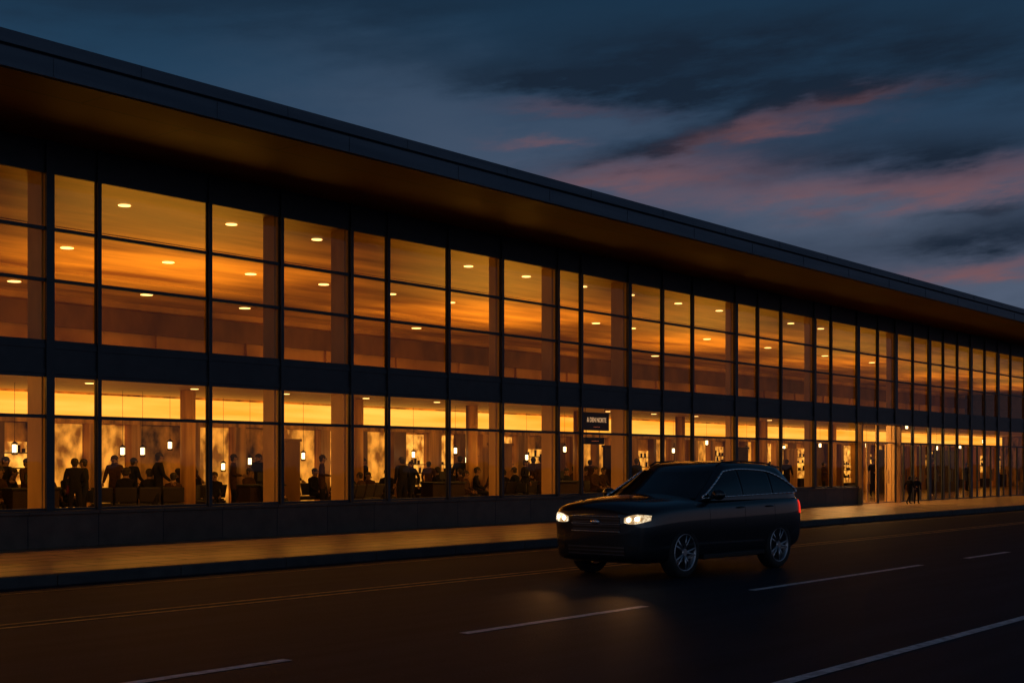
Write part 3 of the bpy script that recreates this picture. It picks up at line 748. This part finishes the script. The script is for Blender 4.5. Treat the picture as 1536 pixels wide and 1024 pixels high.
n3 = noise(comb(m_('MULTIPLY', AZ, 14), m_('MULTIPLY', SK, 62), 3.1), 1.0, 8, .6)
n4 = noise(comb(m_('MULTIPLY', AZ, 30), m_('MULTIPLY', SK, 95), 5.1), 1.0, 7, .62)
waz = m_('ADD', AZ, m_('ADD', m_('MULTIPLY', m_('SUBTRACT', n2, .5), .10), m_('MULTIPLY', m_('SUBTRACT', n4, .5), .05)))
wel = m_('ADD', EL, m_('ADD', m_('MULTIPLY', m_('SUBTRACT', n1, .5), .035), m_('MULTIPLY', m_('SUBTRACT', n3, .5), .032)))
def blob(px, py, rx, ry, ang, amp=1.0):
    u = (px-768)/2000; a0 = math.atan(u); e0 = math.atan((697-py)/2000*math.cos(a0)); rx /= 2000; ry /= 2000
    ca, sa = math.cos(math.radians(ang)), math.sin(math.radians(ang))
    dx = m_('SUBTRACT', waz, a0); dy = m_('SUBTRACT', wel, e0)
    p = m_('DIVIDE', m_('ADD', m_('MULTIPLY', dx, ca), m_('MULTIPLY', dy, sa)), rx)
    q = m_('DIVIDE', m_('SUBTRACT', m_('MULTIPLY', dy, ca), m_('MULTIPLY', dx, sa)), ry)
    r2 = m_('ADD', m_('MULTIPLY', p, p), m_('MULTIPLY', q, q))
    return m_('MULTIPLY', m_('EXPONENT', m_('MULTIPLY', r2, -1)), amp)
def total(lst):
    t = None
    for b in lst:
        k = blob(*b); t = k if t is None else m_('ADD', t, k)
    return t
PINK = total([(1110, 198, 100, 16, 14, .75), (960, 264, 200, 20, 3, .65), (1200, 288, 220, 22, 1, .45), (1430, 286, 210, 20, 0, .7), (1460, 412, 120, 12, 3, .85), (1300, 142, 80, 11, 6, .5), (860, 165, 100, 12, 0, .25), (820, 216, 50, 7, 0, .5), (1500, 250, 110, 14, 0, .35), (1200, 188, 90, 14, 4, .5)])
PALE = total([(720, 240, 240, 70, -8, .6), (1150, 310, 300, 50, -6, .9), (1330, 345, 160, 45, -5, 1.0), (1530, 445, 240, 38, 0, 1.7), (600, 130, 200, 70, -8, .45), (1500, 290, 160, 40, 0, .3), (950, 190, 120, 18, 4, .5)])
DARK = total([(1020, 65, 300, 42, 2, .95), (830, 120, 160, 24, -2, .85), (1040, 128, 200, 28, 0, .85), (1430, 80, 280, 65, 2, .85), (1220, 140, 130, 18, 6, .5), (1000, 222, 130, 17, 10, 1.1), (1110, 170, 80, 15, 14, .7), (1400, 222, 220, 28, 0, .95), (1460, 358, 140, 27, 2, 1.2), (200, 10, 300, 40, 0, .5), (1440, 322, 90, 10, 2, .6), (600, 0, 260, 30, 0, .4)])
def ramp(fac, els):
    r = nt.nodes.new('ShaderNodeValToRGB'); nt.links.new(fac, r.inputs[0])
    while len(r.color_ramp.elements) < len(els): r.color_ramp.elements.new(.5)
    for e, (p, c) in zip(r.color_ramp.elements, els): e.position = p; e.color = (*c, 1)
    return r.outputs[0]
base = ramp(m_('MULTIPLY', EL, 1.0, clamp=True), [(0, (.11, .082, .095)), (.10, (.075, .078, .112)), (.19, (.036, .064, .115)), (.28, (.016, .048, .095)), (.36, (.008, .028, .058)), (.9, (.006, .016, .034))])
def mixc(f, a, b):
    nd = nt.nodes.new('ShaderNodeMix'); nd.data_type = 'RGBA'; nd.clamp_factor = True
    nt.links.new(f, nd.inputs[0])
    for k, v in ((6, a), (7, b)):
        if isinstance(v, tuple): nd.inputs[k].default_value = (*v, 1)
        else: nt.links.new(v, nd.inputs[k])
    return nd.outputs[2]
def mrange(v, a, b, c, d):
    ns = nt.nodes.new('ShaderNodeMapRange')
    for i, q in enumerate((a, b, c, d)): ns.inputs[i+1].default_value = q
    nt.links.new(v, ns.inputs[0]); return ns.outputs[0]
c00 = mixc(m_('MULTIPLY', PALE, .58, clamp=True), base, (.078, .104, .160))
c0 = mixc(mrange(n1, .5, .75, 0, .4), c00, (.012, .025, .048))
df = m_('MULTIPLY', DARK, mrange(n3, .3, .68, .5, 1.15), clamp=True)
pf = m_('MULTIPLY', PINK, mrange(n3, .32, .7, .35, 1.3), clamp=True)
c1 = mixc(m_('MULTIPLY', pf, .75), c0, (.22, .098, .104))
c2 = mixc(m_('MULTIPLY', df, .9), c1, (.0085, .016, .031))
c3 = mixc(m_('MULTIPLY', pf, .26), c2, (.22, .078, .068))
back = m_('MULTIPLY', m_('MULTIPLY', m_('SUBTRACT', m_('ABSOLUTE', AZ), 1.3), .9, clamp=True), m_('EXPONENT', m_('MULTIPLY', m_('ABSOLUTE', EL), -5.0)), clamp=True)  # out-of-view horizon glow added behind the camera to brighten chrome and facade
c4 = mixc(back, c3, (.19, .25, .36))
nt.links.new(c4, bg.inputs[0]); bg.inputs[1].default_value = 1.0

sun = bpy.data.lights.new('sun', 'SUN'); sun.energy = .02; sun.angle = math.radians(15); sun.color = (1, .7, .6)
so = bpy.data.objects.new('sun', sun); COL.objects.link(so); so.rotation_euler = (math.radians(80), 0, math.radians(-60))

# ------------------------------------------------------------ camera
cam = bpy.data.cameras.new('camera'); co = bpy.data.objects.new('camera', cam); COL.objects.link(co)
co.location = (0, 0, CAMH); co.rotation_euler = (math.pi/2, 0, -TH)
cam.sensor_width = 36; cam.lens = 36*2000/1536; cam.shift_y = (697-512)/1536; cam.clip_end = 4000; cam.clip_start = .1
sc.camera = co
